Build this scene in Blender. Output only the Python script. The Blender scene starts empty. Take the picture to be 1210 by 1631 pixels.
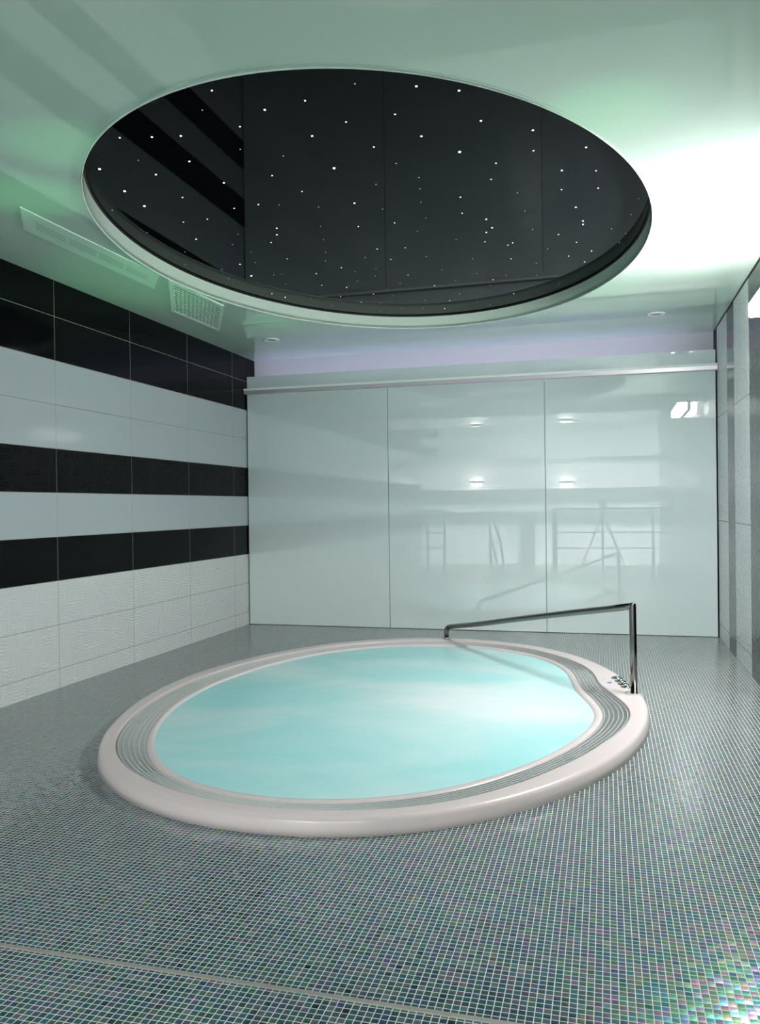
import bpy, bmesh, math, random
import numpy as np
from mathutils import Vector, Matrix
random.seed(7)
S = bpy.context.scene
C = S.collection

# ------------------------------------------------------------------ camera
cam = bpy.data.cameras.new('camera'); camo = bpy.data.objects.new('camera', cam); C.objects.link(camo)
cam.sensor_fit = 'HORIZONTAL'; cam.sensor_width = 36.0; cam.lens = 36.0*1300.22/1210.0
cam.clip_start = 0.02; cam.clip_end = 100
rx = Vector((0.963854, 0.266128, -0.01271)); uy = Vector((0.010475, 0.009817, 0.999897)); bz = Vector((0.266225, -0.963888, 0.006675))
M = Matrix.Identity(4)
for i in range(3):
    M[i][0] = rx[i]; M[i][1] = uy[i]; M[i][2] = bz[i]
M[0][3], M[1][3], M[2][3] = 0.0, 0.0, 1.2
camo.matrix_world = M
S.camera = camo

# ------------------------------------------------------------------ world, exposure, lamp strengths
S.view_settings.view_transform = 'Standard'; S.view_settings.look = 'None'
S.view_settings.gamma = 1.0; S.view_settings.use_curve_mapping = False
S.view_settings.exposure = 0.0
W = bpy.data.worlds.new('hall_daylight'); S.world = W; W.use_nodes = True
bg = W.node_tree.nodes['Background']
bg.inputs[0].default_value = (0.85, 0.94, 1.03, 1); bg.inputs[1].default_value = 1.6
LAMP_STRENGTH = 250.0
HALL_FILL = 190.0
SCONCE = 300.0
LED_STRENGTH = 7.5
GREEN_W = 55.0

# ------------------------------------------------------------------ dimensions
XL, XR, YB, ZC = -3.569, 0.9636, 7.778, 2.755
TC = Vector((-1.272, 4.817, 0)); TA, TB = 1.469, 2.07           # tub centre, half axes
RC = Vector((-1.278, 4.849, 0)); RA, RB = 1.539, 2.148           # ceiling recess
RT = math.radians(1.6); RH = 0.105
ZP = ZC + RH
PI = math.pi

# ------------------------------------------------------------------ node helpers
def mat(name):
    m = bpy.data.materials.new(name); m.use_nodes = True
    nt = m.node_tree; b = nt.nodes['Principled BSDF']
    return m, nt, b
def pset(b, **k):
    for a, v in k.items():
        b.inputs[a.replace('_', ' ')].default_value = v
def simple(name, col, rough=0.4, metal=0.0, ior=1.45, coat=0.0, bump=None):
    m, nt, b = mat(name)
    b.inputs['Base Color'].default_value = (*col, 1); b.inputs['Roughness'].default_value = rough
    b.inputs['Metallic'].default_value = metal; b.inputs['IOR'].default_value = ior
    b.inputs['Coat Weight'].default_value = coat
    if bump:
        sc, st = bump
        n = nt.nodes.new('ShaderNodeTexNoise'); n.inputs['Scale'].default_value = sc
        g = nt.nodes.new('ShaderNodeNewGeometry'); nt.links.new(g.outputs['Position'], n.inputs['Vector'])
        bp = nt.nodes.new('ShaderNodeBump'); bp.inputs['Strength'].default_value = st; bp.inputs['Distance'].default_value = 0.002
        nt.links.new(n.outputs['Fac'], bp.inputs['Height']); nt.links.new(bp.outputs['Normal'], b.inputs['Normal'])
    return m
def emit(name, col, st):
    m, nt, b = mat(name)
    b.inputs['Base Color'].default_value = (*col, 1)
    b.inputs['Emission Color'].default_value = (*col, 1); b.inputs['Emission Strength'].default_value = st
    return m
class NT:
    """tiny expression helper around math nodes"""
    def __init__(s, nt): s.nt = nt
    def n(s, t): return s.nt.nodes.new(t)
    def l(s, a, b): s.nt.links.new(a, b)
    def m(s, op, a, b=None, c=None):
        n = s.n('ShaderNodeMath'); n.operation = op
        for i, v in enumerate((a, b, c)):
            if v is None: continue
            if isinstance(v, (int, float)): n.inputs[i].default_value = v
            else: s.l(v, n.inputs[i])
        return n.outputs[0]
    def mixc(s, f, a, b):
        n = s.n('ShaderNodeMix'); n.data_type = 'RGBA'
        for i, v in ((0, f), (6, a), (7, b)):
            if isinstance(v, (int, float)): n.inputs[i].default_value = v
            elif isinstance(v, tuple): n.inputs[i].default_value = (*v, 1)
            else: s.l(v, n.inputs[i])
        return n.outputs[2]
    def mixf(s, f, a, b):
        n = s.n('ShaderNodeMix'); n.data_type = 'FLOAT'
        for i, v in ((0, f), (2, a), (3, b)):
            if isinstance(v, (int, float)): n.inputs[i].default_value = v
            else: s.l(v, n.inputs[i])
        return n.outputs[0]
    def comb(s, x, y, z):
        n = s.n('ShaderNodeCombineXYZ')
        for i, v in enumerate((x, y, z)):
            if isinstance(v, (int, float)): n.inputs[i].default_value = v
            else: s.l(v, n.inputs[i])
        return n.outputs[0]
    def pos(s):
        g = s.n('ShaderNodeNewGeometry'); x = s.n('ShaderNodeSeparateXYZ'); s.l(g.outputs['Position'], x.inputs[0])
        return g, x.outputs[0], x.outputs[1], x.outputs[2]

# ------------------------------------------------------------------ materials
def mosaic_material():
    m, nt, b = mat('iridescent_glass_mosaic'); h = NT(nt)
    g, x, y, z = h.pos()
    P = 0.0193
    u = h.m('DIVIDE', x, P); v = h.m('DIVIDE', h.m('ADD', y, 0.003), P)
    cu = h.m('FLOOR', u); cv = h.m('FLOOR', v)
    fu = h.m('ABSOLUTE', h.m('SUBTRACT', h.m('SUBTRACT', u, cu), 0.5)); fv = h.m('ABSOLUTE', h.m('SUBTRACT', h.m('SUBTRACT', v, cv), 0.5))
    edge = h.m('MAXIMUM', fu, fv)
    mr = h.n('ShaderNodeMapRange'); mr.inputs[1].default_value = 0.435; mr.inputs[2].default_value = 0.452
    h.l(edge, mr.inputs[0]); grout = mr.outputs[0]
    wn = h.n('ShaderNodeTexWhiteNoise'); wn.noise_dimensions = '3D'; h.l(h.comb(cu, cv, 0.0), wn.inputs['Vector'])
    ramp = h.n('ShaderNodeValToRGB'); cr = ramp.color_ramp; cr.interpolation = 'LINEAR'
    stops = [(0.0, (0.008, 0.028, 0.040)), (0.15, (0.022, 0.075, 0.098)), (0.4, (0.026, 0.088, 0.118)), (0.65, (0.042, 0.105, 0.11)), (0.80, (0.035, 0.075, 0.16)), (0.88, (0.06, 0.10, 0.11)), (1.0, (0.10, 0.18, 0.18))]
    cr.elements[0].position = 0; cr.elements[0].color = (*stops[0][1], 1)
    cr.elements[1].position = 1; cr.elements[1].color = (*stops[-1][1], 1)
    for p, c in stops[1:-1]:
        e = cr.elements.new(p); e.color = (*c, 1)
    h.l(wn.outputs['Value'], ramp.inputs[0])
    h.l(h.mixc(grout, ramp.outputs[0], (0.68, 0.61, 0.52)), b.inputs['Base Color'])
    wn2 = h.n('ShaderNodeTexWhiteNoise'); wn2.noise_dimensions = '3D'; h.l(h.comb(cu, cv, 7.3), wn2.inputs['Vector'])
    sx = h.n('ShaderNodeSeparateXYZ'); h.l(wn2.outputs['Color'], sx.inputs[0])
    T = 0.06
    k = h.m('SUBTRACT', 1.0, grout)
    # a faint pillow on every tessera plus a small random tilt
    du = h.m('SUBTRACT', h.m('SUBTRACT', u, cu), 0.5); dv = h.m('SUBTRACT', h.m('SUBTRACT', v, cv), 0.5)
    nx = h.m('MULTIPLY', h.m('ADD', h.m('MULTIPLY', h.m('SUBTRACT', sx.outputs[0], 0.5), T), h.m('MULTIPLY', du, 0.05)), k)
    ny = h.m('MULTIPLY', h.m('ADD', h.m('MULTIPLY', h.m('SUBTRACT', sx.outputs[1], 0.5), T), h.m('MULTIPLY', dv, 0.05)), k)
    nm = h.n('ShaderNodeVectorMath'); nm.operation = 'NORMALIZE'; h.l(h.comb(nx, ny, 1.0), nm.inputs[0])
    h.l(nm.outputs[0], b.inputs['Normal'])
    h.l(h.mixf(grout, 0.17, 0.75), b.inputs['Roughness'])
    b.inputs['IOR'].default_value = 1.6
    th = h.m('ADD', h.m('ADD', 285.0, h.m('MULTIPLY', sx.outputs[2], 85.0)), h.m('MULTIPLY', h.m('GREATER_THAN', wn.outputs['Value'], 0.72), 95.0))
    h.l(h.m('MULTIPLY', th, k), b.inputs['Thin Film Thickness']); b.inputs['Thin Film IOR'].default_value = 2.1
    return m

def tile_wall_material(name, striped_rows=True):
    """left wall: rows of 0.297 x 0.908 tiles, white and black, two kinds embossed"""
    m, nt, b = mat(name); h = NT(nt)
    g, x, y, z = h.pos()
    rh, rz, cw, cy = 0.2974, 0.131, 0.9084, 0.193
    v = h.m('DIVIDE', h.m('SUBTRACT', z, rz), rh); i = h.m('FLOOR', v)
    u = h.m('DIVIDE', h.m('SUBTRACT', y, cy), cw); j = h.m('FLOOR', u)
    dv = h.m('MULTIPLY', h.m('SUBTRACT', 0.5, h.m('ABSOLUTE', h.m('SUBTRACT', h.m('SUBTRACT', v, i), 0.5))), rh)
    du = h.m('MULTIPLY', h.m('SUBTRACT', 0.5, h.m('ABSOLUTE', h.m('SUBTRACT', h.m('SUBTRACT', u, j), 0.5))), cw)
    d = h.m('MINIMUM', du, dv)
    grout = h.m('LESS_THAN', d, 0.0019)
    def eq(k): return h.m('COMPARE', i, float(k), 0.2)
    black = h.m('MINIMUM', h.m('ADD', h.m('ADD', eq(2), eq(4)), h.m('GREATER_THAN', i, 6.5)), 1.0)
    tex = h.m('MINIMUM', h.m('ADD', h.m('LESS_THAN', i, 1.5), eq(4)), 1.0)
    col = h.mixc(black, h.mixc(tex, (0.42, 0.475, 0.49), (0.68, 0.71, 0.70)), (0.0022, 0.0026, 0.0032))
    h.l(h.mixc(grout, col, (0.27, 0.26, 0.23)), b.inputs['Base Color'])
    relief = maze(h, y, z)
    bp = h.n('ShaderNodeBump'); bp.inputs['Distance'].default_value = 0.010; bp.inputs['Strength'].default_value = 0.6
    hh = h.m('SUBTRACT', h.m('MULTIPLY', relief, tex), h.m('MULTIPLY', grout, 0.35))
    h.l(hh, bp.inputs['Height']); h.l(bp.outputs['Normal'], b.inputs['Normal'])
    h.l(h.mixf(grout, h.mixf(tex, 0.09, 0.35), 0.8), b.inputs['Roughness'])
    h.l(h.mixf(black, 0.4, 0.08), b.inputs['Specular IOR Level'])
    return m
def maze(h, a, c, cell=0.042):
    """meander relief: short raised bars that change direction from cell to cell"""
    nz = h.n('ShaderNodeTexNoise'); nz.inputs['Scale'].default_value = 18.0
    h.l(h.comb(a, c, 0.0), nz.inputs['Vector'])
    w = h.m('MULTIPLY', h.m('SUBTRACT', nz.outputs['Fac'], 0.5), 0.03)
    a2 = h.m('ADD', a, w); c2 = h.m('SUBTRACT', c, w)
    ca = h.m('FLOOR', h.m('DIVIDE', a2, cell)); cc = h.m('FLOOR', h.m('DIVIDE', c2, cell))
    wn = h.n('ShaderNodeTexWhiteNoise'); wn.noise_dimensions = '3D'; h.l(h.comb(ca, cc, 1.0), wn.inputs['Vector'])
    pick = h.m('GREATER_THAN', wn.outputs['Value'], 0.5)
    s = 2*PI/(cell/2)
    ra = h.m('MULTIPLY', h.m('ADD', h.m('SINE', h.m('MULTIPLY', a2, s)), 1.0), 0.5)
    rc = h.m('MULTIPLY', h.m('ADD', h.m('SINE', h.m('MULTIPLY', c2, s)), 1.0), 0.5)
    r = h.mixf(pick, ra, rc)
    mr = h.n('ShaderNodeMapRange'); mr.interpolation_type = 'SMOOTHSTEP'; mr.inputs[1].default_value = 0.25; mr.inputs[2].default_value = 0.75
    h.l(r, mr.inputs[0])
    return mr.outputs[0]
def speckle(h, a, c):
    """small hammered dabs, slightly upright"""
    v = h.n('ShaderNodeTexVoronoi'); v.feature = 'SMOOTH_F1'; v.inputs['Scale'].default_value = 55.0
    n = h.n('ShaderNodeTexNoise'); n.inputs['Scale'].default_value = 22.0
    h.l(h.comb(h.m('MULTIPLY', a, 1.2), h.m('MULTIPLY', c, 0.8), 0.0), v.inputs['Vector']); h.l(h.comb(a, c, 0.0), n.inputs['Vector'])
    return h.m('ADD', v.outputs['Distance'], h.m('MULTIPLY', n.outputs['Fac'], 0.8))
def right_light_material():
    m, nt, b = mat('embossed_white_tile'); h = NT(nt)
    g, x, y, z = h.pos()
    v = h.m('DIVIDE', h.m('SUBTRACT', z, 0.131), 0.908); i = h.m('FLOOR', v)
    d = h.m('MULTIPLY', h.m('SUBTRACT', 0.5, h.m('ABSOLUTE', h.m('SUBTRACT', h.m('SUBTRACT', v, i), 0.5))), 0.908)
    grout = h.m('LESS_THAN', d, 0.003)
    h.l(h.mixc(grout, (0.88, 0.90, 0.91), (0.25, 0.25, 0.24)), b.inputs['Base Color'])
    bp = h.n('ShaderNodeBump'); bp.inputs['Distance'].default_value = 0.010; bp.inputs['Strength'].default_value = 1.0
    h.l(speckle(h, y, z), bp.inputs['Height']); h.l(bp.outputs['Normal'], b.inputs['Normal'])
    b.inputs['Roughness'].default_value = 0.22
    return m
def right_dark_material():
    m, nt, b = mat('black_wall_tile'); h = NT(nt)
    g, x, y, z = h.pos()
    tex = h.m('LESS_THAN', z, 2.18)
    b.inputs['Base Color'].default_value = (0.004, 0.0045, 0.005, 1)
    bp = h.n('ShaderNodeBump'); bp.inputs['Distance'].default_value = 0.005; bp.inputs['Strength'].default_value = 0.6
    h.l(h.m('MULTIPLY', speckle(h, y, z), tex), bp.inputs['Height']); h.l(bp.outputs['Normal'], b.inputs['Normal'])
    h.l(h.mixf(tex, 0.06, 0.14), b.inputs['Roughness']); b.inputs['Specular IOR Level'].default_value = 0.3
    return m
def water_material():
    m, nt, b = mat('bubbling_aqua_water'); h = NT(nt)
    g, x, y, z = h.pos()
    mp = h.n('ShaderNodeMapping'); mp.inputs['Scale'].default_value = (0.75, 1.1, 1.0); mp.inputs['Rotation'].default_value = (0, 0, 0.35)
    mp.inputs['Location'].default_value = (0.4, 0.2, 0.0)
    h.l(g.outputs['Position'], mp.inputs[0])
    n1 = h.n('ShaderNodeTexNoise'); n1.inputs['Scale'].default_value = 1.25; n1.inputs['Detail'].default_value = 3.0; n1.inputs['Roughness'].default_value = 0.45; n1.inputs['Distortion'].default_value = 0.4
    h.l(mp.outputs[0], n1.inputs['Vector'])
    mr = h.n('ShaderNodeMapRange'); mr.interpolation_type = 'SMOOTHSTEP'; mr.inputs[1].default_value = 0.36; mr.inputs[2].default_value = 0.68
    h.l(n1.outputs['Fac'], mr.inputs[0])
    # pale patch right of the middle: froth and lamp glow painted together
    dx = h.m('DIVIDE', h.m('SUBTRACT', x, -0.72), 0.45); dy = h.m('DIVIDE', h.m('SUBTRACT', y, 4.5), 0.6)
    r2 = h.m('ADD', h.m('MULTIPLY', dx, dx), h.m('MULTIPLY', dy, dy))
    froth_glow = h.m('MULTIPLY', h.m('EXPONENT', h.m('MULTIPLY', r2, -1.0)), h.m('ADD', 0.25, h.m('MULTIPLY', n1.outputs['Fac'], 1.1)))
    f = h.m('MINIMUM', h.m('ADD', h.m('MULTIPLY', mr.outputs[0], 0.55), froth_glow), 1.0)
    h.l(h.mixc(f, (0.34, 0.73, 0.73), (0.68, 0.81, 0.81)), b.inputs['Base Color'])
    b.inputs['Roughness'].default_value = 0.22; b.inputs['IOR'].default_value = 1.33
    n2 = h.n('ShaderNodeTexNoise'); n2.inputs['Scale'].default_value = 9.0; n2.inputs['Detail'].default_value = 2.0
    h.l(g.outputs['Position'], n2.inputs['Vector'])
    bp = h.n('ShaderNodeBump'); bp.inputs['Distance'].default_value = 0.02; bp.inputs['Strength'].default_value = 0.12
    h.l(n2.outputs['Fac'], bp.inputs['Height']); h.l(bp.outputs['Normal'], b.inputs['Normal'])
    return m
M_floor = mosaic_material()
M_left = tile_wall_material('black_and_white_wall_tiles')
M_rl = right_light_material(); M_rd = right_dark_material()
M_ceil = simple('mint_gloss_stretch_film', (0.60, 0.76, 0.65), 0.01, ior=1.7)
M_black = simple('black_gloss_stretch_film', (0.0024, 0.0032, 0.0042), 0.012, ior=1.12)
M_bead = simple('pale_ceiling_edge_bead', (0.80, 0.92, 0.84), 0.3)
M_glass = simple('white_back_painted_glass', (0.63, 0.735, 0.725), 0.004, ior=2.0)
M_edge = simple('green_glass_edge', (0.10, 0.27, 0.25), 0.15, ior=1.5)
M_wallback = simple('painted_plaster', (0.74, 0.73, 0.76), 0.7, bump=(60, 0.15))
M_rail = simple('satin_aluminium', (0.62, 0.60, 0.64), 0.35, metal=0.6)
M_rim = simple('pearl_acrylic', (0.64, 0.565, 0.555), 0.25, ior=1.5, bump=(180, 0.08))
M_rib = simple('grey_plastic_grating', (0.50, 0.54, 0.53), 0.35)
M_dark = simple('shaded_drain_channel', (0.005, 0.010, 0.011), 0.4)  # near-black base puts shade into the channel under the grating
M_water = water_material()
M_chrome = simple('polished_chrome', (0.62, 0.62, 0.60), 0.08, metal=1.0)
M_steel = simple('brushed_stainless_steel', (0.22, 0.21, 0.195), 0.16, metal=1.0)
M_blue = simple('blue_print', (0.03, 0.14, 0.62), 0.4)
M_greyprint = simple('grey_print', (0.35, 0.36, 0.42), 0.4)
M_white = simple('white_lacquer', (0.78, 0.80, 0.80), 0.35)
M_refl = simple('pale_reflection_mint', (0.70, 0.93, 0.77), 0.25)  # reflection tones put into the colour of the flush ceiling panels
M_refld = simple('dark_reflection_mint', (0.33, 0.47, 0.39), 0.5)
M_lens = simple('frosted_lens', (0.35, 0.42, 0.42), 0.25)
M_star = emit('star_light_tip', (0.78, 0.82, 1.0), 3.0)
M_starblue = emit('blue_star_light_tip', (0.40, 0.48, 1.0), 1.6)
M_lamp = emit('lit_lamp_glass', (1.0, 0.985, 0.985), LAMP_STRENGTH)
M_hall = emit('lit_fill_diffuser', (1.0, 0.99, 0.95), HALL_FILL)
M_sconce = emit('lit_sconce_diffuser', (1.0, 0.98, 0.92), SCONCE)
M_led = emit('violet_led', (0.60, 0.55, 1.0), LED_STRENGTH)
M_trim = simple('floor_joint_metal', (0.36, 0.35, 0.31), 0.4, metal=0.3)
M_black_gap = simple('black_shadow_joint', (0.004, 0.004, 0.004), 0.6)
M_hallwall = simple('white_hall_plaster', (0.82, 0.83, 0.85), 0.7, bump=(30, 0.3))
M_hallbeam = simple('grey_hall_beam', (0.16, 0.18, 0.18), 0.6)
M_hallband = simple('pale_hall_bulkhead', (0.52, 0.57, 0.56), 0.6)
M_hallfloor = simple('pool_hall_tile', (0.22, 0.27, 0.27), 0.3)
M_leaf = simple('palm_leaf', (0.06, 0.22, 0.05), 0.4)
M_pot = simple('terracotta', (0.3, 0.16, 0.1), 0.6)
M_blackm = simple('black_anodised', (0.02, 0.02, 0.02), 0.35)

# ------------------------------------------------------------------ object helpers
def link(name, bm, m, parent=None, smooth=False, mats=None):
    me = bpy.data.meshes.new(name)
    bmesh.ops.recalc_face_normals(bm, faces=bm.faces[:])
    if smooth:
        for f in bm.faces: f.smooth = True
    bm.to_mesh(me); bm.free()
    for mm in (mats or [m]): me.materials.append(mm)
    o = bpy.data.objects.new(name, me); C.objects.link(o)
    if parent:
        o.parent = parent
        o.matrix_parent_inverse = Matrix.Translation(-Vector(parent.location))
    return o
def struct(name, bm, m, parent=None, **k):
    o = link(name, bm, m, parent, **k)
    if not parent: o['kind'] = 'structure'
    return o
def tag(o, label, cat, group=None):
    o['label'] = label; o['category'] = cat
    if group: o['group'] = group
    return o
def thing(name, label, cat, loc, group=None):
    o = bpy.data.objects.new(name, None); C.objects.link(o); o.location = loc; o.empty_display_size = 0.1
    return tag(o, label, cat, group)
def box(bm, x0, x1, y0, y1, z0, z1, bev=0.0):
    r = bmesh.ops.create_cube(bm, size=1.0)
    for v in r['verts']:
        v.co = Vector(((x0+x1)/2 + v.co.x*(x1-x0), (y0+y1)/2 + v.co.y*(y1-y0), (z0+z1)/2 + v.co.z*(z1-z0)))
    if bev:
        es = list({e for v in r['verts'] for e in v.link_edges})
        bmesh.ops.bevel(bm, geom=es, offset=bev, segments=2, affect='EDGES')
def nb(): return bmesh.new()
def boxm(*a, bev=0.0):
    bm = nb(); box(bm, *a, bev=bev); return bm
def tube(bm, pts, r, seg=16, cap=True):
    pts = [Vector(p) for p in pts]; rings = []
    up = None
    for i, p in enumerate(pts):
        t = (pts[min(i+1, len(pts)-1)] - pts[max(i-1, 0)]).normalized()
        if up is None:
            up = Vector((0, 0, 1)) if abs(t.z) < 0.9 else Vector((1, 0, 0))
        s = t.cross(up).normalized(); up = s.cross(t).normalized()
        rr = r[i] if isinstance(r, (list, tuple)) else r
        rings.append([bm.verts.new(p + s*math.cos(a)*rr + up*math.sin(a)*rr) for a in [2*PI*k/seg for k in range(seg)]])
    for a, b in zip(rings, rings[1:]):
        for k in range(seg):
            bm.faces.new((a[k], a[(k+1) % seg], b[(k+1) % seg], b[k]))
    if cap:
        bm.faces.new(rings[0]); bm.faces.new(rings[-1])
def lathe(bm, cx, cy, prof, seg=32):
    """prof: list of (radius, z); closes at radius 0"""
    rings = []
    for r, z in prof:
        if r < 1e-6: rings.append([bm.verts.new((cx, cy, z))])
        else: rings.append([bm.verts.new((cx+r*math.cos(2*PI*k/seg), cy+r*math.sin(2*PI*k/seg), z)) for k in range(seg)])
    for a, b in zip(rings, rings[1:]):
        for k in range(seg):
            q = [a[k % len(a)], a[(k+1) % len(a)], b[(k+1) % len(b)], b[k % len(b)]]
            u = []
            for w in q:
                if w not in u: u.append(w)
            if len(u) > 2: bm.faces.new(u)
def strip(bm, A, B):
    """quads between two closed loops of verts"""
    n = len(A)
    for k in range(n): bm.faces.new((A[k], A[(k+1) % n], B[(k+1) % n], B[k]))

# ------------------------------------------------------------------ the room shell
YH = -1.1                                                  # edge of the raised spa floor
struct('floor', boxm(-5.2, 3.2, YH, 8.25, -0.12, 0.0), M_floor)
struct('trim_1', boxm(XL, XR, 1.878, 1.892, -0.002, 0.003), M_trim)
struct('wall_left', boxm(XL-0.12, XL, -0.55, 8.0, 0.0, ZC+0.02), M_left)
struct('wall_back', boxm(XL-0.12, XR+0.12, 8.0, 8.12, 0.0, ZC+0.02), M_wallback)
struct('wall_right', boxm(XR+0.012, XR+0.13, -0.55, 8.0, 0.0, ZC+0.02), M_black_gap)
n = 1
for y0, y1, mm in ((7.17, 7.77, M_rl), (6.80, 7.166, M_rd), (6.115, 6.796, M_rl), (3.9, 6.111, M_rd), (3.2, 3.896, M_rl), (-0.55, 3.196, M_rd)):
    n += 1
    struct('wall_right_cladding', boxm(XR, XR+0.012, y0, y1, 0.0, ZC-0.012), mm)
struct('trim_2', boxm(XR-0.004, XR+0.012, -0.55, 7.77, ZC-0.012, ZC), M_black_gap)
struct('trim_3', boxm(XR+0.0, XR+0.012, 7.772, 8.0, 0.0, ZC), M_black_gap)

def rec_pt(a, k=1.0, z=ZC):
    x = RA*k*math.cos(a); y = RB*k*math.sin(a)
    return (RC.x + x*math.cos(RT) - y*math.sin(RT), RC.y + x*math.sin(RT) + y*math.cos(RT), z)
def ceiling_mesh():
    bm = nb()
    x0, x1, y0, y1 = XL, XR, -0.55, 8.0
    cs = [(x1, y1), (x0, y1), (x0, y0), (x1, y0)]
    angs = [2*PI*k/240 for k in range(240)]
    pts = [(a, rec_pt(a)) for a in angs]
    outer = []
    for a, q in pts:
        d = Vector((q[0]-RC.x, q[1]-RC.y))
        ts = []
        if d.x > 1e-9: ts.append((x1-RC.x)/d.x)
        if d.x < -1e-9: ts.append((x0-RC.x)/d.x)
        if d.y > 1e-9: ts.append((y1-RC.y)/d.y)
        if d.y < -1e-9: ts.append((y0-RC.y)/d.y)
        t = min(ts); outer.append([RC.x+d.x*t, RC.y+d.y*t])
    for c in cs:                                            # snap the nearest boundary point to each corner
        j = min(range(240), key=lambda i: (outer[i][0]-c[0])**2 + (outer[i][1]-c[1])**2); outer[j] = list(c)
    rings = []
    for z in (ZC, ZC+0.02):
        rings.append(([bm.verts.new((q[0], q[1], z)) for a, q in pts], [bm.verts.new((o[0], o[1], z)) for o in outer]))
    strip(bm, rings[0][0], rings[0][1]); strip(bm, rings[1][1], rings[1][0])
    strip(bm, rings[0][1], rings[1][1]); strip(bm, rings[1][0], rings[0][0])
    return bm
struct('ceiling', ceiling_mesh(), M_ceil)
def recess_ring():
    bm = nb(); N = 240
    prof = [(1.0, ZC-0.001), (1.0, ZP), (1.012, ZP), (1.012, ZC-0.001)]
    R = [[bm.verts.new(rec_pt(2*PI*k/N, kk, z)) for k in range(N)] for kk, z in prof]
    for i in range(4): strip(bm, R[i], R[(i+1) % 4])
    return bm
struct('trim_4', recess_ring(), M_ceil, smooth=False)
def bead():
    bm = nb(); N = 200; R = []
    for k in range(N):
        a = 2*PI*k/N; R.append([bm.verts.new(rec_pt(a, 1.0022+0.0020*math.cos(b), ZC-0.003+0.0035*math.sin(b))) for b in [2*PI*j/8 for j in range(8)]])
    for k in range(N):
        A, B = R[k], R[(k+1) % N]
        for j in range(8): bm.faces.new((A[j], A[(j+1) % 8], B[(j+1) % 8], B[j]))
    return bm
def gap_ring():
    bm = nb(); N = 240
    R = [[bm.verts.new(rec_pt(2*PI*k/N, kk, z)) for k in range(N)] for kk, z in ((1.0, ZP-.010), (.994, ZP-.010), (.994, ZP), (1.0, ZP))]
    for i in range(4): strip(bm, R[i], R[(i+1) % 4])
    return bm
struct('trim_9', gap_ring(), M_black_gap)
struct('trim_5', bead(), M_bead, smooth=True)

# pool hall behind the photographer (seen only as a reflection in the glass)
struct('wall_hall', boxm(-9.5, 6.5, -9.12, -9.0, -1.3, 4.6), M_hallwall)
struct('floor_hall', boxm(-9.5, 6.5, -9.0, YH, -0.9, -0.8), M_hallfloor)
struct('trim_6', boxm(-9.4, 6.4, -9.0, -8.85, 1.31, 1.66), M_hallbeam)
struct('trim_7', boxm(-9.4, 6.4, -9.0, -8.85, 0.71, 1.0), M_hallbeam)
struct('trim_8', boxm(-2.43, -2.03, -9.0, -8.86, -0.8, 0.71), M_hallbeam)
struct('trim_10', boxm(-9.4, 6.4, -9.0, -8.7, 2.55, 4.5), M_hallband)
struct('trim_11', boxm(-5.75, -4.85, -8.7, -8.68, 2.66, 2.98), M_hallbeam)
struct('trim_12', boxm(-5.75, -4.85, -8.7, -8.68, 3.25, 3.55), M_hallbeam)

# ------------------------------------------------------------------ glass partition
def pane(name, x0, x1, z0, z1, label, group=None):
    bm = nb(); box(bm, x0, x1, YB, YB+0.012, z0, z1, bev=0.0015)
    for f in bm.faces:
        if abs(f.normal.y) < 0.5: f.material_index = 1
    o = link(name, bm, None, mats=[M_glass, M_edge])
    return tag(o, label, 'glass panel', group)
pane('glass_partition', XL+0.012, -2.0605, 0.004, 2.388, 'large pale aqua glass panel, leftmost, meeting the striped tile wall')
pane('glass_partition', -2.0565, -0.5415, 0.004, 2.388, 'large pale aqua glass panel in the middle of the back partition, reflecting the plant')
pane('glass_partition', -0.5375, XR-0.012, 0.004, 2.388, 'large pale aqua glass panel on the right, behind the tall handrail post')
pane('glass_transom', XL+0.012, -0.5415, 2.392, 2.555, 'long low glass strip above the rail, left of the upper joint')
pane('glass_transom', -0.5375, XR-0.012, 2.392, 2.555, 'short low glass strip above the rail at the right wall')
rl = thing('glass_rail', 'slim lilac grey metal rail running across the top of the glass partition', 'rail', (-1.3, YB-0.03, 2.4))
link('rail_profile', boxm(XL+0.002, XR-0.002, YB-0.062, YB-0.001, 2.37, 2.422, bev=0.004), M_rail, rl)
link('rail_cover', boxm(XL+0.002, XR-0.002, YB-0.066, YB-0.058, 2.405, 2.426, bev=0.002), M_bead, rl)
ls = tag(link('led_strip', boxm(XL+0.05, XR-0.3, 7.972, 7.992, 2.40, 2.42), M_led), 'violet LED strip glowing behind the glass partition below the ceiling', 'LED strip')
tag(link('led_strip_ledge', boxm(XL+0.02, XR-0.02, 7.90, 8.0, 2.36, 2.40), M_white), 'narrow white ledge carrying the violet LED strip behind the glass', 'ledge')

# ------------------------------------------------------------------ hot tub
def periodic(tab, sm=4.0):
    tab = sorted(tab); t = np.array([a for a, _ in tab]); k = np.array([b for _, b in tab])
    T = np.r_[t-360, t, t+360]; K = np.r_[k, k, k]
    g = np.arange(-180, 180, 1.0)
    # gentle smoothing over a few degrees
    offs = np.arange(-10, 11, 1.0); w = np.exp(-(offs/sm)**2/2); w /= w.sum()
    v = sum(wi*np.interp(g+o, T, K) for wi, o in zip(w, offs))
    return lambda deg: float(np.interp(((deg+180) % 360)-180, np.r_[g, 180.0], np.r_[v, v[0]]))
k_out = periodic([(-134, 1.012), (-119, 1.002), (-101, .992), (-90, .989), (-77, .997), (-61, 1.008), (-43, 1.010), (-26, 1.017), (-10, 1.02), (6, 1.016), (15, 1.0), (26, .998), (40, 1.005), (51, 1.012), (66, 1.005), (84, 1.002), (102, 1.008), (122, 1.016), (144, 1.01), (160, 1.014), (176, 1.013), (-168, 1.003), (-155, .997), (-144, 1.004)], 6)
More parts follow.
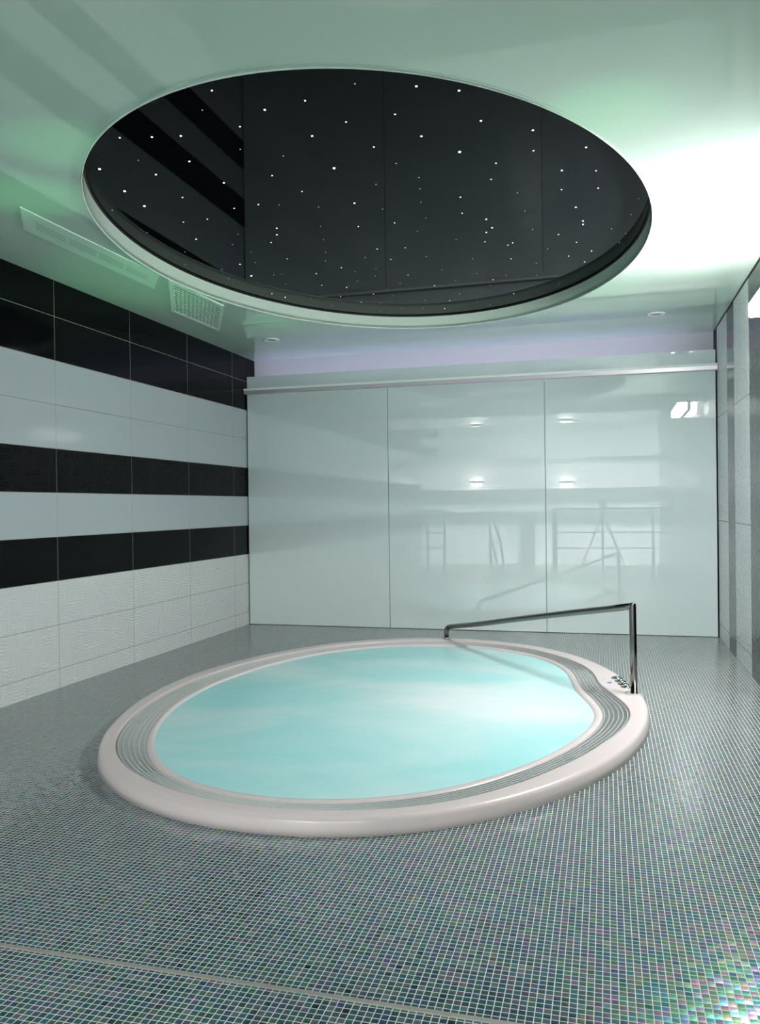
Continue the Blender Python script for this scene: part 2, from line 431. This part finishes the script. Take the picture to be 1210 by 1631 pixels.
k_rim = periodic([(-180, .930), (-162, .936), (-149, .948), (-139, .958), (-132, .960), (-122, .957), (-113, .951), (-104, .946), (-96, .944), (-88, .947), (-80, .951), (-68, .960), (-60, .960), (-51, .950), (-39, .938), (-26, .938), (-16.6, .950), (-8.5, .955), (-3.5, .945), (1.7, .919), (8.8, .880), (16.9, .862), (25.8, .893), (33.8, .917), (47, .926), (64, .934), (83, .931), (102, .929), (128, .927), (146, .922), (163, .924)], 2.2)
k_wat = periodic([(-170, .818), (-154, .83), (-140, .845), (-129, .861), (-119.5, .873), (-110, .88), (-100, .881), (-90, .881), (-79, .88), (-68, .878), (-58, .87), (-47, .853), (-32, .842), (-20, .841), (-10, .836), (-4.6, .818), (3.4, .781), (13.4, .750), (24, .772), (33, .809), (42, .833), (54, .853), (71, .853), (86, .85), (101, .846), (111, .846), (129, .845), (149, .824), (170, .812)], 3.0)
NT_ = 360
def loop(bm, fk, z, n=NT_):
    out = []
    for i in range(n):
        d = -180 + 360.0*i/n; k = fk(d); a = math.radians(d)
        out.append(bm.verts.new((TC.x + TA*k*math.cos(a), TC.y + TB*k*math.sin(a), z)))
    return out
def sweep(prof, closed=False):
    bm = nb(); R = [loop(bm, fk, z) for fk, z in prof]
    for a, b in zip(R, R[1:]): strip(bm, a, b)
    if closed: strip(bm, R[-1], R[0])
    return bm
tub = thing('hot_tub', 'large oval hot tub with pearl rim, overflow grating and aqua water', 'hot tub', (TC.x, TC.y, 0))
o_ = k_out
rim_prof = [(lambda d: o_(d)+.000, 0.0), (lambda d: o_(d)-.002, 0.03), (lambda d: o_(d)-.0035, 0.050), (lambda d: o_(d)-.006, 0.060), (lambda d: o_(d)-.0105, 0.0665), (lambda d: o_(d)-.016, 0.0692), (lambda d: o_(d)-.024, 0.0703),
            (lambda d: k_rim(d)+.008, 0.0715), (lambda d: k_rim(d)+.004, 0.0705), (lambda d: k_rim(d)+.001, 0.068), (lambda d: k_rim(d), 0.062), (lambda d: k_rim(d), 0.0), ]
link('rim', sweep(rim_prof, True), M_rim, tub, smooth=True)
lip_w = periodic([(-180, .014), (-150, .016), (-120, .026), (-30, .030), (20, .028), (60, .018), (120, .015)], 6)
k_lo = lambda d: k_wat(d) + lip_w(d)
link('drain_channel', sweep([(lambda d: k_rim(d), 0.016), (k_lo, 0.016)]), M_dark, tub)
def grating():
    bm = nb(); NB = 6
    for i in range(NB):
        s = (i+0.15)/(NB-0.7)
        mid = lambda d, s=s: k_rim(d)-.004 + (k_lo(d)+.004 - (k_rim(d)-.004))*s
        hw = 0.0014
        R = [loop(bm, lambda d: mid(d)+hw, .054), loop(bm, lambda d: mid(d)+hw*.8, .0615), loop(bm, lambda d: mid(d)-hw*.8, .0615), loop(bm, lambda d: mid(d)-hw, .054)]
        for a, b in zip(R, R[1:]): strip(bm, a, b)
    N = 440
    for i in range(N):                                      # cross ribs
        d = -180+360.0*i/N; a = math.radians(d); ca, sa = math.cos(a), math.sin(a)
        k0, k1 = k_rim(d), k_lo(d)
        p0 = Vector((TC.x+TA*k0*ca, TC.y+TB*k0*sa, 0)); p1 = Vector((TC.x+TA*k1*ca, TC.y+TB*k1*sa, 0))
        t = (p1-p0).normalized(); s = Vector((-t.y, t.x, 0))*0.0012
        vs = [bm.verts.new(q + Vector((0, 0, z))) for z in (.050, .0575) for q in (p0-s, p0+s, p1+s, p1-s)]
        bm.faces.new(vs[4:8])
        for j in range(4): bm.faces.new((vs[j], vs[(j+1) % 4], vs[4+(j+1) % 4], vs[4+j]))
    return bm
link('overflow_grating', grating(), M_rib, tub)
lip = [(k_lo, 0.0), (k_lo, 0.056), (lambda d: k_lo(d)-.004, 0.061), (lambda d: k_wat(d)+lip_w(d)*.6, 0.063), (lambda d: k_wat(d)+lip_w(d)*.25, 0.061), (lambda d: k_wat(d)-.002, 0.052), (lambda d: k_wat(d)-.010, 0.03)]
link('inner_lip', sweep(lip), M_rim, tub, smooth=True)
def water():
    bm = nb(); R = [loop(bm, lambda d, s=s: k_wat(d)*s, .049 + 0.006*(1-s)) for s in (.999, .9, .75, .6, .45, .3, .15)]
    for a, b in zip(R, R[1:]): strip(bm, a, b)
    c = bm.verts.new((TC.x, TC.y, .055)); n = len(R[-1])
    for k in range(n): bm.faces.new((R[-1][k], R[-1][(k+1) % n], c))
    return bm
link('water', water(), M_water, tub, smooth=True)
for bx, by in ((.061, 5.479), (.080, 5.391), (.098, 5.301), (.115, 5.224)):
    bm = nb(); lathe(bm, bx, by, [(0.036, .0705), (0.037, .076), (0.033, .080), (0.027, .081), (0.025, .0785), (0, .0785)], 28)
    bt = link('control_button', bm, M_chrome, tub, smooth=True)
    bm = nb(); lathe(bm, bx, by, [(0.017, .078), (0.017, .0835), (0.012, .085), (0, .085)], 24)
    link('button_cap', bm, M_chrome, bt, smooth=True)
def badge():
    bm = nb(); cx, cy, z = .012, 5.345, .0722
    pts = [(-.022, -.010), (-.004, -.030), (.016, -.034), (.006, -.018), (.020, -.006), (.002, -.008), (-.006, .012)]
    bm.faces.new([bm.verts.new((cx+a, cy+b, z)) for a, b in pts])
    pts = [(-.006, .018), (.012, .004), (.020, .012), (.004, .024)]
    bm.faces.new([bm.verts.new((cx+a, cy+b, z)) for a, b in pts])
    return bm
lg = link('logo', badge(), M_blue, tub)
bm = nb()
for i, (l0, l1) in enumerate(((-.050, .0), (-.045, -.012))):
    bm.faces.new([bm.verts.new((.000+a+i*-.012, 5.40+b+i*.0, .0722)) for a, b in ((l0*.4, .0), (l0*.4+.006, .0), (l0*.4+.006, .07), (l0*.4, .07))])
link('logo_text_line', bm, M_greyprint, lg)
lg['label'] = 'small blue logo mark with pale grey lines beside the buttons'

# ------------------------------------------------------------------ handrail
hr = thing('handrail', 'bent stainless steel handrail sloping from the tall post by the tub buttons', 'handrail', (0.157, 5.055, 0.0715))
r_ = 0.0205
p1 = Vector((0.152, 5.055, .070)); t1 = Vector((0.148, 5.055, .603)); t2 = Vector((-1.322, 6.868, .163)); p2 = Vector((-1.320, 6.872, .07))
bm = nb(); tube(bm, [p1, p1.lerp(t1, .5), t1-Vector((0, 0, .012)), t1-Vector((0, 0, -.001)), t1+Vector((0, 0, .008))], [r_, r_, r_, r_*.93, r_*.7], 20); link('post', bm, M_steel, hr, smooth=True)
dirr = (t2-t1).normalized()
pts = [t1+Vector((0, 0, -.012))+dirr*.0, t1+Vector((0, 0, -.012))+dirr*.2]
for s in (.25, .5, .75): pts.append(t1.lerp(t2, s)+Vector((0, 0, -.012+.006*math.sin(PI*s))))
e0 = t2 - dirr*.06
pts += [e0]
for s in (.25, .5, .75): 
    q = e0.lerp(t2, s).lerp(t2.lerp(t2-Vector((0, 0, .05)), s), s); pts.append(q)
pts += [t2-Vector((0, 0, .05)), p2]
bm = nb(); tube(bm, pts, r_, 20); link('grab_bar', bm, M_steel, hr, smooth=True)
bm = nb(); box(bm, .157-.05, .157+.05, 5.055-.04, 5.055+.04, .070, .0795, bev=.003); link('base_plate', bm, M_chrome, hr)
bm = nb(); lathe(bm, p2.x, p2.y, [(0.045, .069), (.045, .076), (.022, .080)], 24); link('base_flange', bm, M_chrome, hr, smooth=True)

# ------------------------------------------------------------------ starry recess panel
sp = thing('star_panel', 'glossy black oval ceiling panel dotted with tiny star lights', 'ceiling panel', (RC.x, RC.y, ZP))
bm = nb(); top = [bm.verts.new(rec_pt(2*PI*k/240, 1.0, ZP)) for k in range(240)]
up_ = [bm.verts.new(rec_pt(2*PI*k/240, 1.0, ZP+.02)) for k in range(240)]
bm.faces.new(top); bm.faces.new(up_); strip(bm, top, up_)
link('black_film', bm, M_black, sp)
STARS = [  # x, y on the panel, size class
(-1.488,2.962,'m'),(-1.600,3.095,'s'),(-1.351,3.168,'b'),(-1.164,3.145,'m'),(-0.930,3.077,'s'),(-1.514,3.276,'m'),(-1.060,3.369,'m'),(-1.246,3.452,'b'),
(-2.070,3.217,'m'),(-1.930,3.252,'b'),(-1.803,3.281,'b'),(-1.610,3.483,'s'),(-1.013,3.641,'m'),(-2.122,3.450,'s'),(-1.897,3.531,'b'),(-1.447,3.607,'s'),
(-1.263,3.809,'B'),(-2.354,3.481,'B'),(-2.130,3.621,'b'),(-1.587,3.803,'m'),(-1.857,3.815,'b'),(-1.122,4.065,'s'),(-2.396,3.761,'B'),(-1.518,4.039,'m'),
(-2.153,3.927,'m'),(-1.961,4.154,'m'),(-1.811,4.140,'m'),(-1.706,4.181,'s'),(-1.510,4.275,'s'),(-1.305,4.279,'b'),(-1.182,4.411,'s'),(-2.412,3.976,'B'),
(-2.614,3.978,'s'),(-2.182,4.263,'m'),(-2.335,4.264,'m'),(-1.863,4.524,'b'),(-1.907,4.631,'b'),(-1.605,4.573,'t'),(-1.393,4.640,'m'),(-2.630,4.363,'s'),
(-2.126,4.552,'s'),(-1.998,4.756,'m'),(-2.410,4.557,'b'),(-1.668,4.804,'t'),(-2.244,4.719,'s'),(-1.400,5.082,'m'),(-2.196,4.894,'t'),(-1.739,5.046,'s'),
(-2.598,4.760,'t'),(-2.028,5.099,'m'),(-1.524,5.231,'s'),(-2.261,5.109,'s'),(-1.800,5.221,'s'),(-2.378,5.115,'b'),(-1.747,5.401,'m'),(-2.732,5.007,'t'),
(-2.548,5.187,'s'),(-1.684,5.520,'t'),(-1.526,5.499,'t'),(-1.962,5.484,'m'),(-2.419,5.390,'B'),(-2.259,5.421,'s'),(-2.195,5.415,'t'),(-1.582,5.676,'t'),
(-2.608,5.412,'t'),(-1.740,5.759,'t'),(-2.269,5.667,'s'),(-2.027,5.783,'m'),(-1.868,5.896,'m'),(-2.472,5.887,'m'),(-2.416,6.021,'b'),(-1.994,6.135,'m'),
(-2.238,6.130,'t'),(-1.728,6.148,'m'),(-1.892,6.358,'m'),(-2.156,6.396,'t'),(-0.703,3.165,'b'),(-0.547,3.248,'b'),(-0.841,3.364,'m'),(-0.501,3.530,'b'),
(-0.779,3.597,'b'),(-0.293,3.686,'b'),(-0.070,3.934,'b'),(-0.642,3.808,'B'),(-0.308,3.899,'m'),(-0.959,3.846,'s'),(-0.495,3.986,'m'),(-0.192,4.169,'b'),
(-0.028,4.223,'m'),(-0.890,4.043,'s'),(-0.918,4.189,'s'),(-0.544,4.175,'m'),(-0.206,4.422,'m'),(-0.020,4.458,'m'),(-0.434,4.396,'s'),(-0.735,4.367,'m'),
(-0.954,4.376,'s'),(-0.142,4.708,'b'),(0.191,4.679,'t'),(-0.767,4.609,'m'),(-0.421,4.679,'s'),(-0.981,4.620,'t'),(-0.650,4.747,'b'),(0.159,4.922,'t'),
(-1.172,4.645,'m'),(-0.636,4.903,'b'),(-0.110,4.949,'b'),(-0.111,5.008,'b'),(-0.682,4.976,'b'),(-1.076,4.831,'t'),(-0.406,5.010,'s'),(0.053,5.141,'s'),
(0.136,5.255,'t'),(-0.261,5.149,'m'),(-0.881,5.054,'t'),(-0.715,5.149,'m'),(-0.160,5.337,'m'),(0.102,5.420,'s'),(-0.549,5.223,'m'),(-0.583,5.261,'m'),
(-1.222,5.111,'m'),(-0.344,5.420,'s'),(-0.071,5.547,'m'),(-1.130,5.334,'s'),(-0.220,5.615,'m'),(-0.846,5.480,'t'),(-1.372,5.323,'m'),(-0.596,5.560,'m'),
(-0.121,5.787,'m'),(-0.441,5.709,'t'),(-1.093,5.672,'t'),(-0.872,5.837,'t'),(-1.348,5.717,'m'),(-0.462,6.019,'t'),(-1.454,5.911,'s'),(-0.675,5.950,'s'),
(-0.779,6.029,'m'),(-1.049,5.963,'t'),(-0.822,6.178,'t'),(-1.225,6.053,'m'),(-0.319,6.305,'t'),(-1.589,6.050,'t'),(-1.084,6.352,'t'),(-0.677,6.478,'m'),
(-1.601,6.248,'t'),(-1.385,6.464,'s'),(-1.198,6.535,'m'),(-0.990,6.621,'t'),(-1.751,6.431,'s'),(-0.905,6.784,'t'),(-1.460,6.720,'t'),(-1.822,6.686,'t'),
(-1.630,6.664,'t'),(-1.288,6.787,'m'),
]
RAD = {'B': .0068, 'b': .0049, 'm': .0038, 's': .0029, 't': .0024}
STARS.sort(key=lambda q: -RAD[q[2]])
def star_bm(bm, x, y, r): lathe(bm, x, y, [(r, ZP+.001), (r*.9, ZP-r*.35), (r*.5, ZP-r*.6), (0, ZP-r*.65)], 12)
bmr = nb()
for i, (x, y, c) in enumerate(STARS):
    if i < 100:
        bm = nb(); star_bm(bm, x, y, RAD[c]); link('star_light', bm, M_star if c in 'Bbm' else M_starblue, sp, smooth=True)
    else: star_bm(bmr, x, y, RAD[c])
rest = link('star_light', bmr, M_starblue, sp, smooth=True); rest['kind'] = 'stuff'

# ------------------------------------------------------------------ ceiling fittings, and reflections built as flush panels
for x, y, lab in ((-2.959, 7.021, 'small round ceiling downlight near the striped tile wall, unlit'), (0.419, 7.091, 'small round ceiling downlight on the bright side near the right wall')):
    d = thing('ceiling_downlight', lab, 'downlight', (x, y, ZC))
    bm = nb(); lathe(bm, x, y, [(.075, ZC+.001), (.073, ZC-.008), (.06, ZC-.011), (.042, ZC-.006), (.042, ZC+.001)], 32); link('trim_ring', bm, M_white, d, smooth=True)
    bm = nb(); lathe(bm, x, y, [(.042, ZC-.003), (.02, ZC-.007), (0, ZC-.008)], 24); link('lens', bm, M_lens, d, smooth=True)
def skew(o, e1, e2):
    """frame of a panel lying flush in the ceiling: origin and two edge vectors"""
    o, e1, e2 = Vector(o), Vector(e1), Vector(e2)
    return lambda s, t, z: (o.x+e1.x*s+e2.x*t, o.y+e1.y*s+e2.y*t, ZC-z)
def slab(bm, F, s0, s1, t0, t1, z0, z1):
    v = [bm.verts.new(F(s, t, z)) for z in (z0, z1) for s, t in ((s0, t0), (s1, t0), (s1, t1), (s0, t1))]
    bm.faces.new(v[0:4]); bm.faces.new(v[4:8])
    for j in range(4): bm.faces.new((v[j], v[(j+1) % 4], v[4+(j+1) % 4], v[4+j]))
F = skew((-3.262, 5.748), (.026, .78), (.435, -.80))  # pale reflections in the film, modelled as skewed flush panels
gv = thing('slatted_reflection', 'square slatted reflection in the ceiling above the black tiles, built as a flush panel', 'ceiling_reflection', F(.5, .5, 0))
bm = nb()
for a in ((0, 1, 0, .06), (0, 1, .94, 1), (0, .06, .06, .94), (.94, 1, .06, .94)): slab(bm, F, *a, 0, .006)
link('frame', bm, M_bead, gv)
bm = nb(); slab(bm, F, .06, .94, .06, .94, 0, .001); link('backing', bm, M_refld, gv)
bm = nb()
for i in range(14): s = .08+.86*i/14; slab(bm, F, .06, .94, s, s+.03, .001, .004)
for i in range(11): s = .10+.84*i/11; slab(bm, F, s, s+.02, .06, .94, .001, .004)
link('slat_pattern', bm, M_refl, gv)
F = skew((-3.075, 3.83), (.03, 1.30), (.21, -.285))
lv = thing('linear_reflection', 'long narrow reflection in the ceiling left of the dark oval, built as a flush panel', 'ceiling_reflection', F(.5, .5, 0))
bm = nb(); slab(bm, F, 0, 1, 0, 1, 0, .004); link('base_slab', bm, M_refl, lv)
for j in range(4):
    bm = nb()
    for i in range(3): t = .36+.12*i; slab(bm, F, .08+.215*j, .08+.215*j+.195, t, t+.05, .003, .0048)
    link('slot_mark', bm, M_refld, lv)

# ------------------------------------------------------------------ wall lamp (cut by the right edge of the photo)
wl = thing('wall_lamp', 'blazing white box lamp high on the right wall', 'wall lamp', (XR, 4.82, 2.34))
link('mounting_plate', boxm(XR-.022, XR, 4.38, 5.26, 2.30, 2.40, bev=.002), M_chrome, wl)
bm = nb(); box(bm, .835, XR-.022, 4.35, 5.30, 2.300, 2.385, bev=.006); link('diffuser', bm, M_lamp, wl)
link('glow_shield', boxm(.872, XR-.002, 4.345, 5.305, 2.386, 2.392, bev=.002), M_chrome, wl)  # added shield that cuts the lamp's upward glow on the ceiling

# ------------------------------------------------------------------ added green spots without fittings, aimed up to tint the ceiling
for (x, y), (gx, gy), w, sp_ in (((-2.42, 3.75), (-2.72, 3.44), 60, 16), ((-1.9, 3.15), (-2.22, 3.02), 45, 14), ((-2.4, 5.9), (-2.68, 6.33), 45, 14), ((-1.45, 6.56), (-1.43, 6.78), 40, 13),
                              ((-.30, 3.45), (.01, 3.38), 50, 15), ((-.28, 6.05), (.05, 6.15), 40, 13), ((-2.4, 4.7), (-2.95, 5.0), 45, 40)):
    L = bpy.data.lights.new('added_green_spot', 'SPOT'); L.energy = GREEN_W*w/50; L.color = (.15, 1.0, .30); L.spot_size = math.radians(sp_); L.spot_blend = 1.0; L.shadow_soft_size = .02
    o = bpy.data.objects.new('added_green_spot', L); C.objects.link(o); o.location = (x, y, .09)
    o.rotation_euler = (Vector((gx, gy, ZC))-Vector((x, y, .09))).to_track_quat('-Z', 'Y').to_euler()

# ------------------------------------------------------------------ the pool hall behind: added fill lamps, sconces, railing, tripod, palm
def mir(x, y0, z, y1):  # same line of sight from the mirrored eye, another depth
    k = (2*YB-y1)/(2*YB-y0); return x*k, 1.2+(z-1.2)*k
for x, z, lab in ((-3.74, 1.90, 'left'), (-1.095, 1.845, 'right')):
    s = thing('wall_sconce', 'lit up-and-down wall sconce reflected in the %s' % ('middle glass panel' if lab == 'left' else 'right-hand glass panel'), 'wall sconce', (x, -9.0, z))
    link('body', boxm(x-.17, x+.17, -9.0, -8.86, z-.04, z+.04, bev=.004), M_blackm, s)
    link('up_diffuser', boxm(x-.15, x+.15, -8.99, -8.87, z+.04, z+.055), M_sconce, s)
    link('down_diffuser', boxm(x-.15, x+.15, -8.99, -8.87, z-.055, z-.04), M_sconce, s)
for x, y in ((1.5, -4.6), (-1.8, -4.6), (1.5, -6.6), (-1.8, -6.6)):  # unseen lamps added to throw light into the front of the room
    s = thing('hall_fill_lamp', 'square lit fill lamp added unseen in the pool hall behind the photographer', 'fill lamp', (x, y, 3.7), 'pool hall fill lamps')
    link('base_slab', boxm(x-.21, x+.21, y-.45, y+.45, 3.705, 3.75), M_white, s)
    link('diffuser', boxm(x-.19, x+.19, y-.43, y+.43, 3.69, 3.706), M_hall, s)
def balustrade(x0, x1, posts, zs, lab):
    b = thing('balustrade', lab, 'railing', ((x0+x1)/2, -1.0, 0))
    for x in posts:
        bm = nb(); tube(bm, [(x, -1.0, 0), (x, -1.0, zs[0])], .024, 12); link('post', bm, M_steel, b, smooth=True)
    for i, z in enumerate(zs):
        bm = nb(); tube(bm, [(x0, -1.0, z), (x1, -1.0, z)], .024 if i == 0 else .014, 12); link('bar', bm, M_steel, b, smooth=True)
balustrade(-1.02, 1.0, (-1.0, -.95, -.06, .88), (1.10, .64, .33), 'steel pool railing behind the tripod, reflected in the right glass panel')
balustrade(-4.55, -3.18, (-4.5, -3.78, -3.2), (1.10, .64, .33), 'steel pool railing beside the palm, reflected in the middle glass panel')
lad = thing('pool_ladder', 'narrow leaning metal ladder rails reflected in the middle glass panel', 'ladder', (-2.2, -1.0, 0))
for a, b_ in (((-2.25, -.98, 0), (-2.27, -.98, 1.13)), ((-2.0, -.98, 0), (-2.04, -.98, .45))):
    bm = nb(); tube(bm, [a, b_], .026, 12); link('upright', bm, M_steel, lad, smooth=True)
for a, b_ in (((-2.27, -.98, 1.08), (-2.04, -.98, .45)), ((-2.25, -.98, .55), (-2.12, -.98, .03))):
    bm = nb(); tube(bm, [a, b_], .024, 12); link('brace', bm, M_steel, lad, smooth=True)
tp = thing('tripod', 'photographer\'s tripod with camera reflected in the right glass panel', 'tripod', (-.05, -.2, 0))
link('camera_body', boxm(-.13, .03, -.24, -.15, 1.13, 1.27, bev=.012), M_blackm, tp)
bm = nb(); tube(bm, [(-.05, -.2, .6), (-.05, -.2, 1.13)], .018, 12); link('centre_column', bm, M_blackm, tp, smooth=True)
for fx, fy in ((-.46, -.06), (.36, -.06), (-.05, -.66)):
    bm = nb(); tube(bm, [(-.05, -.2, 1.0), (fx, fy, 0.0)], [.019, .012], 12); link('leg', bm, M_blackm, tp, smooth=True)
PX, PY, PZ = -3.72, -1.75, 0.85
pl = thing('potted_palm', 'small green palm in a pot reflected in the middle glass panel', 'plant', (PX, PY, -.8))
bm = nb(); lathe(bm, PX, PY, [(0, -.8), (.16, -.8), (.22, -.36), (.21, -.34), (.19, -.37), (0, -.37)], 24); link('pot', bm, M_pot, pl, smooth=True)
bm = nb(); tube(bm, [(PX, PY, -.38), (PX+.01, PY, .3), (PX-.01, PY, PZ)], .025, 10); link('trunk', bm, M_pot, pl, smooth=True)
bm = nb()
for i in range(22):
    a = 2*PI*i/22+random.uniform(-.1, .1); L_ = random.uniform(.3, .46); e = random.uniform(.1, 1.1)
    prev = None
    for j in range(6):
        s = j/5; rr = L_*s; z = PZ+rr*math.sin(e)*(1-.7*s)-.25*s*s; w = .028*math.sin(PI*min(.98, s+.12))
        c = Vector((PX+rr*math.cos(a)*math.cos(e*.6), PY+rr*math.sin(a)*math.cos(e*.6), z)); n_ = Vector((-math.sin(a), math.cos(a), 0))*w
        q = (bm.verts.new(c-n_), bm.verts.new(c+Vector((0, 0, .008))), bm.verts.new(c+n_))
        if prev:
            bm.faces.new((prev[0], prev[1], q[1], q[0])); bm.faces.new((prev[1], prev[2], q[2], q[1]))
        prev = q
link('fronds', bm, M_leaf, pl)
for x0, x1, z1, lab in ((-3.05, -2.5, -.05, 'left of the grey column'), (-1.97, -1.24, -.08, 'right of the grey column'), (-.49, .01, -.05, 'left of the tripod'), (.35, .70, -.05, 'right of the tripod')):
    w = thing('pool_lounger', 'white lounger backrest in the pool hall, reflected %s' % lab, 'lounger', ((x0+x1)/2, -8.4, -.8))
    bm = nb(); box(bm, x0, x1, -8.46, -8.40, -.78, z1, bev=.01); link('backrest', bm, M_white, w)
    bm = nb(); box(bm, x0, x1, -8.40, -7.2, -.52, -.46, bev=.01); link('seat', bm, M_white, w)
    for sx in (x0+.04, x1-.04):
        bm = nb(); box(bm, sx-.02, sx+.02, -7.3, -7.26, -.8, -.52); link('leg', bm, M_white, w)
